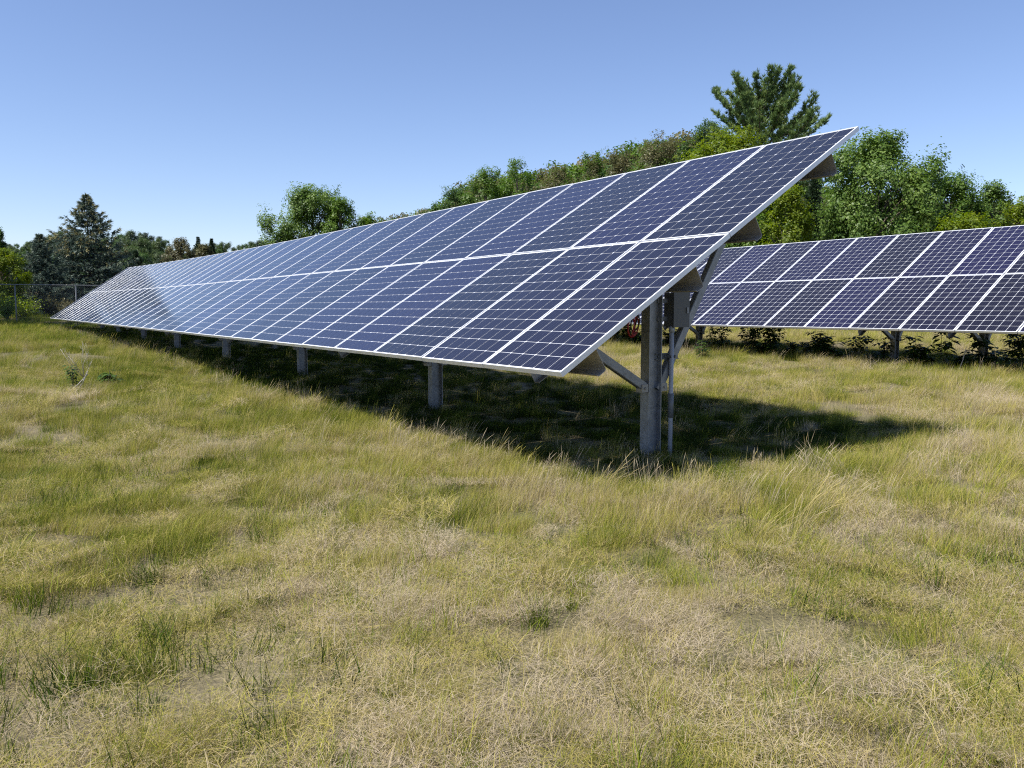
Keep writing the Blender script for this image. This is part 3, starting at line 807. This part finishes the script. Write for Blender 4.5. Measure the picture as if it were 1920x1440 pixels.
# --- trees that stand out: px centre, top row, px width, distance
G_R = 'trees behind the second array'
G_L = 'trees behind the near array'
G_W = 'trees beyond the chain-link fence'
h, w = size_at(1428, 126, 225, 85)
plant_tree('pine_tree', 'tall broad white pine rising above all other trees', 'tree', white_pine(6, h, w * 1.42, 0.50, NEEDLE_PINE, limbs=54, tuft=0.42), spot(1414, 85), 0.6)
BL = [
    # px, top, width, dist, material, leaves, size, base, label, group
    (1318, 232, 150, 82, LEAF_DEEP, 9000, 0.26, 0.25, 'dark green round tree left of the tall white pine', G_R),
    (1345, 246, 225, 58, LEAF_LIME, 15000, 0.22, 0.15, 'bright yellow-green tree in front of the tall white pine', G_R),
    (1638, 250, 225, 60, LEAF_SILVER, 22000, 0.24, 0.08, 'largest leafy green tree right of the raised panel corner', G_R),
    (1762, 328, 165, 62, LEAF_MID, 13000, 0.20, 0.08, 'green tree with a pointed crown right of the largest leafy tree', G_R),
    (1850, 344, 120, 64, LEAF_SILVER, 6000, 0.20, 0.12, 'loose feathery green tree near the right edge', G_R),
    (1915, 372, 110, 60, LEAF_LIME, 4200, 0.18, 0.25, 'thin yellowish tree at the right edge of the picture', G_R),
    (1805, 400, 135, 46, LEAF_LIME, 6500, 0.16, 0.05, 'low lime-green bushy tree behind the second array', G_R),
    (1468, 352, 110, 50, LEAF_LIME, 7500, 0.18, 0.06, 'sunlit yellow-green sapling under the raised panel corner', G_R),
    (1405, 400, 130, 54, LEAF_MID, 7000, 0.2, 0.05, 'green bushy tree just over the top edge of the second array', G_R),
    (1700, 395, 150, 72, LEAF_DEEP, 8000, 0.24, 0.05, 'dark bushy tree between the two larger green trees', G_R),
    (1570, 392, 140, 72, LEAF_DEEP, 8000, 0.24, 0.05, 'dark leafy tree filling the gap beside the largest tree', G_R),
    (1880, 395, 160, 78, LEAF_OLIVE, 6000, 0.24, 0.05, 'olive bushy tree low behind the feathery tree', G_R),
    (1225, 256, 120, 96, LEAF_OLIVE, 9000, 0.26, 0.15, 'olive-brown tree on the slope left of the yellow-green tree', G_L),
    (1160, 280, 100, 98, LEAF_OLIVE, 7500, 0.26, 0.15, 'second olive-brown tree on the slope, further left', G_L),
    (1100, 290, 75, 100, LEAF_MID, 5500, 0.26, 0.2, 'thin-topped green tree between olive tree and round tree', G_L),
    (1045, 312, 85, 100, LEAF_OLIVE, 6000, 0.26, 0.15, 'low brownish tree in a dip of the tree line', G_L),
    (980, 300, 85, 102, LEAF_MID, 6500, 0.26, 0.2, 'rounded green tree on the slope above the array', G_L),
    (905, 317, 72, 104, LEAF_MID, 6000, 0.26, 0.2, 'upright green tree at the left end of the slope', G_L),
    (862, 352, 62, 106, LEAF_DEEP, 4500, 0.26, 0.15, 'small green tree where the slope trees run out', G_L),
    (822, 380, 40, 108, LEAF_MID, 3000, 0.24, 0.15, 'last little tree peeping over the panel edge', G_L),
    (592, 350, 155, 72, LEAF_SILVER, 22000, 0.20, 0.1, 'large lone green tree over the middle of the array', G_L),
    (640, 372, 90, 70, LEAF_MID, 6000, 0.19, 0.15, 'green tree grown into the right side of the lone tree', G_L),
    (545, 425, 70, 72, LEAF_DEEP, 5000, 0.19, 0.05, 'dark bush at the left foot of the lone tree', G_L),
    (695, 402, 80, 92, LEAF_MID, 5000, 0.24, 0.1, 'low green tree right of the lone tree', G_L),
    (2, 428, 30, 56, LEAF_DEEP, 5000, 0.12, 0.3, 'dark tree cut off by the left edge of the picture', G_W),
    (5, 468, 84, 52, LEAF_LIME, 8000, 0.12, 0.05, 'sunlit green bushy tree at the left edge above the fence', G_W),
    (345, 446, 70, 120, LEAF_RUST, 4500, 0.26, 0.1, 'rust-brown tree standing before the dark wood', G_W),
    (392, 458, 50, 118, LEAF_OLIVE, 3500, 0.26, 0.1, 'brownish tree right of the rust-brown tree', G_W),
]
for i, (px, top, wpx, dist, mat, nl, sz, base, lab, grp) in enumerate(BL):
    h, w = size_at(px, top, wpx, dist)
    plant_tree('broadleaf_tree', lab, 'tree', broadleaf(200 + i, h, w * (1.6 if 800 < px < 1260 else 1.15), base, nl, sz, 22 + nl // 700, mat), spot(px, dist), i * 1.3, 1.0, grp)
for px, top, wpx, dist, mat, lab, seed, kw in [
    (172, 364, 250, 58, NEEDLE_SPRUCE, 'tall blue spruce with golden cones behind the fence', 3, dict(nlev=26, gaps=0.16)),
    (82, 440, 150, 56, NEEDLE_SPRUCE, 'shorter blue spruce left of the tall spruce', 4, dict(nlev=22, cones=False)),
    (258, 470, 110, 66, NEEDLE_DARK, 'dark spruce right of the tall spruce', 6, dict(nlev=20, cones=False)),
    (376, 444, 44, 150, NEEDLE_DARK, 'small pointed spruce on the skyline, the left of two', 7, dict(nlev=26, cones=False, gaps=0.3)),
    (401, 447, 40, 152, NEEDLE_DARK, 'small pointed spruce on the skyline, the right of two', 8, dict(nlev=26, cones=False, gaps=0.3)),
    (1520, 318, 120, 70, NEEDLE_DARK, 'dark shaded conifer behind the raised panel corner', 9, dict(nlev=26, cones=False, gaps=0.05))]:
    h, w = size_at(px, top, wpx, dist)
    plant_tree('spruce_tree', lab, 'tree', spruce(seed, h, w, mat, **kw), spot(px, dist), 0.4, 1.0, G_W if px < 900 else G_R)

# the tree outside the picture whose shade lies on the grass before the fence
plant_tree('broadleaf_tree', 'tree left of the picture that shades the grass before the fence', 'tree', broadleaf(77, 10.0, 7.0, 0.12, 9000, 0.2, 40, LEAF_MID), spot(-185, 46), 0.3, 1.0, G_W)

# far wooded hillsides: one mass
def wood(name, label, spec, seed, mats, dist_j=14):
    q = np.random.default_rng(seed)
    meshes = []
    for j, mt in enumerate(mats):
        meshes.append(broadleaf(seed * 10 + j, 12.0, 8.0, 0.08, 2600, 0.42, 22, mt)[1])
    coll = clump_collection(name + '_crown', meshes)
    P = []; S = []
    for px, top, dist in spec:
        d = dist + q.uniform(-dist_j, dist_j)
        h, _ = size_at(px, top, 10, d)
        P.append(spot(px, d)); S.append(max(0.3, h / 12.0))
    P = np.array(P); S = np.array(S); n = len(P)
    rot = np.stack([0 * S, 0 * S, q.uniform(0, 6.28, n)], -1)
    scatter(name, coll, len(mats), P, rot, S, 0 * S, seed, label)
prof_l = [(-120, 470), (-40, 462), (20, 458), (45, 452), (80, 443), (120, 430), (160, 438), (215, 442), (245, 430), (270, 430), (300, 440), (330, 452), (360, 458), (420, 452), (460, 452), (500, 450), (560, 446), (640, 430)]
q = np.random.default_rng(4); spec = []
for px in np.arange(-140, 640, 9.0):
    t = np.interp(px, [a for a, _ in prof_l], [b_ for _, b_ in prof_l])
    for row in range(4):
        spec.append((px + q.uniform(-6, 6), t + row * 14 + abs(q.normal(0, 7)), 215 - row * 24))
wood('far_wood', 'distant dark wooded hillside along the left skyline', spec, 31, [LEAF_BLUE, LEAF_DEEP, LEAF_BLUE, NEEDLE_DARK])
prof_r = [(640, 430), (700, 408), (760, 400), (840, 380), (900, 335), (1000, 318), (1100, 300), (1200, 270), (1300, 250), (1400, 300), (1500, 340), (1600, 360), (1700, 368), (1800, 372), (1900, 384), (2100, 380)]
spec = []
for px in np.arange(640, 2080, 11.0):
    t = np.interp(px, [a for a, _ in prof_r], [b_ for _, b_ in prof_r])
    for row in range(3):
        spec.append((px + q.uniform(-8, 8), t + 1 + row * 24 + abs(q.normal(0, 9)), 128 - row * 16))
wood('slope_wood', 'mixed woodland filling the slope behind the trees', spec, 33, [LEAF_DEEP, LEAF_MID, LEAF_OLIVE], 7)

# brush on the bank before the fence
def bush_mesh(seed, H, W, mat, nl, size):
    q = np.random.default_rng(seed); tr = MB(); C = []; nr = []
    for i in range(12):
        a = q.uniform(0, 6.28); tip = np.array([math.cos(a) * W / 2 * q.uniform(0.2, 1), math.sin(a) * W / 2 * q.uniform(0.2, 1), H * q.uniform(0.5, 1)])
        tr.tube([(0.02 * math.cos(a), 0.02 * math.sin(a), -0.05), tip * 0.5 + (0, 0, 0.06 * H), tip], [0.012 * H, 0.008 * H, 0.003 * H], 4, cap=False)
        m_ = nl // 12
        s = q.uniform(0.25, 1.0, m_)[:, None]
        C.append(tip * s + q.normal(0, 0.10 * W, (m_, 3)) * (0.5 + s * 0.5)); nr.append(q.normal(size=(m_, 3)) + (0, 0, 0.6))
    C = np.concatenate(C); nr = np.concatenate(nr); C[:, 2] = np.abs(C[:, 2])
    crown = foliage_mesh('leaves', leaf_faces(C, nr, size, q), np.clip(q.normal(0.5, 0.25, len(C)), 0, 1), mat)
    o = tr.build('stem', BARK); tm = o.data; bpy.data.objects.remove(o)
    return tm, crown
def plant_bush(name, label, cat, meshes, p, group=None, rz=0.0):
    t = empty(name, p, label, cat, group, rz); obj('stems', meshes[0], None, t); obj('leaves', meshes[1], None, t)
    return t
for i, (px, top, wpx, dist, mat, lab) in enumerate([
    (40, 550, 70, 50, LEAF_LIME, 'yellow-green bush behind the fence mesh'),
    (95, 556, 60, 52, LEAF_RUST, 'reddish dry brush behind the fence post'),
    (130, 560, 40, 51, LEAF_RUST, 'small dry brush just right of the fence post'),
    (12, 556, 40, 49, LEAF_MID, 'green bush behind the fence at the left edge')]):
    h, w = size_at(px, top, wpx, dist)
    plant_bush('brush', lab, 'bush', bush_mesh(400 + i, max(h, 0.5), w, mat, 1400, 0.10), spot(px, dist), 'brush along the fence')

# ------------------------------------------------------------------ chain-link fence west of the array
FX = -41.5
fz = lambda y: float(height(FX, y))
TOPZ = CAM[2] + 46.0 * (577 - 540.5) / F_PX
fence = empty('chain_link_fence', (FX, 0, fz(0)), 'grey chain-link fence with a top rail beyond the far end of the array', 'fence')
fl = lambda p: (p[0] - FX, p[1], p[2] - fz(0))
Y0, Y1 = -14.0, 12.0
m = MB(); m.tube([fl((FX, Y0, TOPZ)), fl((FX, Y1, TOPZ))], 0.018, 8); m.build('top_rail', FENCE, fence)
for y in np.arange(Y0, Y1 + 0.1, 2.6) + 0.02:
    m = MB(); m.tube([fl((FX - 0.035, y, fz(y) - 0.3)), fl((FX - 0.035, y, TOPZ - 0.01))], 0.03, 8); m.build('fence_post', FENCE, fence)
m = MB(); hgt = TOPZ + 0.05 - fz(0)
for y in np.arange(Y0, Y1, 0.085):
    for sgn in (1, -1):
        ye = y + sgn * hgt * 0.8
        m.tube([fl((FX + 0.03 * sgn, y, fz(0))), fl((FX + 0.03 * sgn, ye, TOPZ + 0.05))], 0.0018, 3, cap=False)
mw = m.build('wire_mesh', FENCE, fence); mw['kind'] = 'stuff'

# ------------------------------------------------------------------ weeds and debris
def weed_mesh(seed, H, n_st, leafsz, droop=0.3):
    """upright stems with compound, pointed leaves"""
    q = np.random.default_rng(seed); tr = MB(); V = []; K = []
    for s in range(n_st):
        a = q.uniform(0, 6.28); ln = q.uniform(0.05, 0.4); hh = H * q.uniform(0.6, 1.0)
        P = [np.array([math.cos(a) * ln * t * hh + 0.03 * math.cos(a), math.sin(a) * ln * t * hh + 0.03 * math.sin(a), hh * t]) for t in np.linspace(0, 1, 5)]
        tr.tube([P[0] - (0, 0, 0.05)] + P[1:], [0.006 * (1.2 - 0.2 * i) for i in range(5)], 4, cap=False)
        for j in range(int(6 + hh * 9)):
            t = q.uniform(0.25, 1.0); p = P[min(int(t * 4), 3)]; p = p + (P[min(int(t * 4) + 1, 4)] - p) * (t * 4 - min(int(t * 4), 3))
            b_ = q.uniform(0, 6.28)
            for lf in range(3):
                bb = b_ + (lf - 1) * 0.75; d = np.array([math.cos(bb), math.sin(bb), q.uniform(-droop, 0.25)]); d /= np.linalg.norm(d)
                sd = np.cross(d, (0, 0, 1)); sd /= np.linalg.norm(sd); L = leafsz * q.uniform(0.7, 1.25); st = p + d * 0.03
                dr = np.array([0, 0, -L * 0.28])
                V += [st, st + d * L * 0.45 + sd * L * 0.24 + dr * 0.2, st + d * L + dr, st + d * L * 0.45 - sd * L * 0.24 + dr * 0.2]; K.append(q.uniform(0, 1))
    crown = foliage_mesh('leaves', np.array(V), np.array(K), WEED)
    o = tr.build('stem', BARK); tm = o.data; bpy.data.objects.remove(o)
    return tm, crown
def ground_at(px, py):
    d = direction(px, py); t = -CAM[2] / d[2] if d[2] < 0 else 30
    for _ in range(20):
        p = CAM + d * t; t += (float(height(p[0], p[1])) - p[2]) / d[2]
    p = CAM + d * t
    return np.array([p[0], p[1], float(height(p[0], p[1]))])
def at_y(px, y):
    d = direction(px, 600); t = (y - CAM[1]) / d[1]; x = CAM[0] + d[0] * t
    return np.array([x, y, float(height(x, y))])
G_WEED = 'leafy weeds under the second array'
for i, (px, y, H, ns, ls, lab) in enumerate([
    (1345, 12.8, 1.05, 7, 0.14, 'leafy weed beside the left post of the second array'),
    (1408, 12.4, 1.10, 8, 0.15, 'tall leafy weed touching the panel edge left of middle'),
    (1452, 12.5, 1.10, 9, 0.15, 'broad leafy weed right of the tall leafy weed'),
    (1530, 12.3, 0.65, 6, 0.15, 'low weed in the shade between two bigger weeds'),
    (1560, 12.6, 0.63, 6, 0.15, 'low weed just right of the low shaded weed'),
    (1612, 12.2, 0.76, 5, 0.15, 'weed left of the braced post of the second array'),
    (1662, 12.5, 0.63, 5, 0.14, 'small weed against the braced post'),
    (1722, 12.5, 0.63, 6, 0.15, 'sprawling weed right of the braced post'),
    (1770, 12.2, 1.05, 3, 0.18, 'thin weed with large drooping leaves below the panels'),
    (1822, 12.4, 0.79, 4, 0.18, 'thin weed left of the rightmost post'),
    (1872, 12.6, 0.63, 4, 0.15, 'low weed right of the rightmost post'),
    (1912, 12.3, 1.10, 10, 0.15, 'dense weed cut off by the right edge of the picture'),
    (1150, 12.8, 1.05, 10, 0.15, 'dense weed seen under the near array, left of the red cable'),
    (1178, 12.6, 0.84, 9, 0.15, 'dark weed seen behind the red cable'),
    (1255, 12.7, 0.65, 8, 0.15, 'weed seen between the nearest post and its brace')]):
    plant_bush('leafy_weed', lab, 'weed', weed_mesh(500 + i, H, ns, ls), at_y(px, y), G_WEED, i * 1.1)
wc = clump_collection('low_weed', [weed_mesh(560 + i, 0.42, 8, 0.12)[1] for i in range(4)])
q = np.random.default_rng(77); n = 90
x = q.uniform(-17, 3, n); y = 12.0 + np.abs(q.normal(0, 0.9, n))
P, rot, s = put(x, y, q, False, 0.15, 0.5, 1.15)
s = s * (0.1 + 1.4 * fbm(x, y, 1.4, 15))
scatter('low_weeds', wc, 4, P, rot, s, 0 * s, 78, 'continuous low leafy weeds in the shade of the second array')
plant_bush('leafy_weed', 'small green shrub at the shade edge in front of the array', 'weed', weed_mesh(540, 0.34, 7, 0.07), ground_at(447, 712), None)
plant_bush('leafy_weed', 'bright yellow-green weed at the foot of a second-array post', 'weed', weed_mesh(541, 0.5, 6, 0.09), ground_at(1318, 675), None)
plant_bush('leafy_weed', 'dark green weed patch in the left meadow beside the dead branches', 'weed', weed_mesh(542, 0.30, 10, 0.11), ground_at(205, 728), None)
plant_bush('leafy_weed', 'small thistle growing through the dead branches', 'weed', weed_mesh(543, 0.45, 4, 0.08), ground_at(143, 735), None)
plant_bush('leafy_weed', 'small weed by the far posts of the near array', 'weed', weed_mesh(544, 0.7, 6, 0.12), at_y(232, 1.2), None)

# dead branches in the left meadow
p = ground_at(150, 738)
br = empty('dead_branch', p, 'bleached dead branch with bare twigs in the left meadow', 'branch'); br.scale = (0.78, 0.78, 0.78)
q = np.random.default_rng(9)
R3 = RIGHT * [1, 1, 0]; R3 /= np.linalg.norm(R3)
def bp(r, z, d=0.0): return R3 * r + np.array([FWD[0], FWD[1], 0]) * d + np.array([0, 0, z])
m = MB(); m.tube([bp(-0.22, 0.02), bp(-0.05, 0.17, 0.05), bp(0.12, 0.36, 0.08)], [0.013, 0.012, 0.008], 6); m.build('limb', DEADWOOD, br)
m = MB(); m.tube([bp(-0.14, 0.0, 0.1), bp(0.02, 0.2, 0.08), bp(0.16, 0.42, 0.02)], [0.012, 0.010, 0.006], 6); m.build('limb', DEADWOOD, br)
for r1, z1 in ((-0.28, 0.85), (0.30, 0.80), (0.10, 0.95), (-0.12, 0.72), (0.22, 0.62)):
    m = MB(); a = np.array(bp(0.06, 0.30, 0.05)); e = np.array(bp(r1, z1, q.normal(0, 0.1)))
    m.tube([a, a * 0.5 + e * 0.5 + q.normal(0, 0.03, 3), e], [0.006, 0.004, 0.002], 5)
    for _ in range(7):
        t = q.uniform(0.4, 1); s0 = a + (e - a) * t; m.tube([s0, s0 + q.normal(0, 0.05, 3) + (0, 0, 0.09)], [0.0022, 0.001], 4)
    m.build('twig', DEADWOOD, br)
for i, (pa, pb, lab, r) in enumerate([((1755, 690), (1722, 645), 'long bare stick leaning out of the grass before the second array', 0.012), ((1795, 700), (1812, 650), 'short pale stick standing in the grass at the right', 0.008), ((130, 618), (165, 598), 'pale branch lying under the far end of the near array', 0.02)]):
    a = ground_at(*pa); d = np.linalg.norm(a - CAM); e = CAM + direction(*pb) * ((a - CAM) @ FWD)
    t = empty('fallen_stick', a, lab, 'stick'); m = MB(); e = e - a
    m.tube([(0, 0, -0.02), e * 0.5 + (0.02, 0, 0.01), e], [r, r * 0.8, r * 0.4], 6); m.build('stem', DEADWOOD, t)
    m = MB(); m.tube([e * 0.55, e * 0.6 + np.array([0.03, 0.05, 0.12])], [r * 0.4, r * 0.2], 5); m.build('twig', DEADWOOD, t)

# tangled dry hay heaps
for i, (px, py, s, lab) in enumerate([(1665, 700, 0.55, 'tangled grey heap of dead grass before the second array'), (1765, 683, 0.25, 'small dead shrub tangle in the grass at the right')]):
    p = ground_at(px, py)
    v, f, kk = blades(420, s * 0.8, s * 0.6, s * 1.3, 0.005, 0.9, 1.1, 0.0, 0.0, 0.35, 5, 600 + i)
    v[:, 2] *= 0.6
    me = clump('dead_grass_heap', [(v, f, kk)], GRASS)
    tag(obj('dead_grass_heap', me, None, None, p), lab, 'dead grass', None)
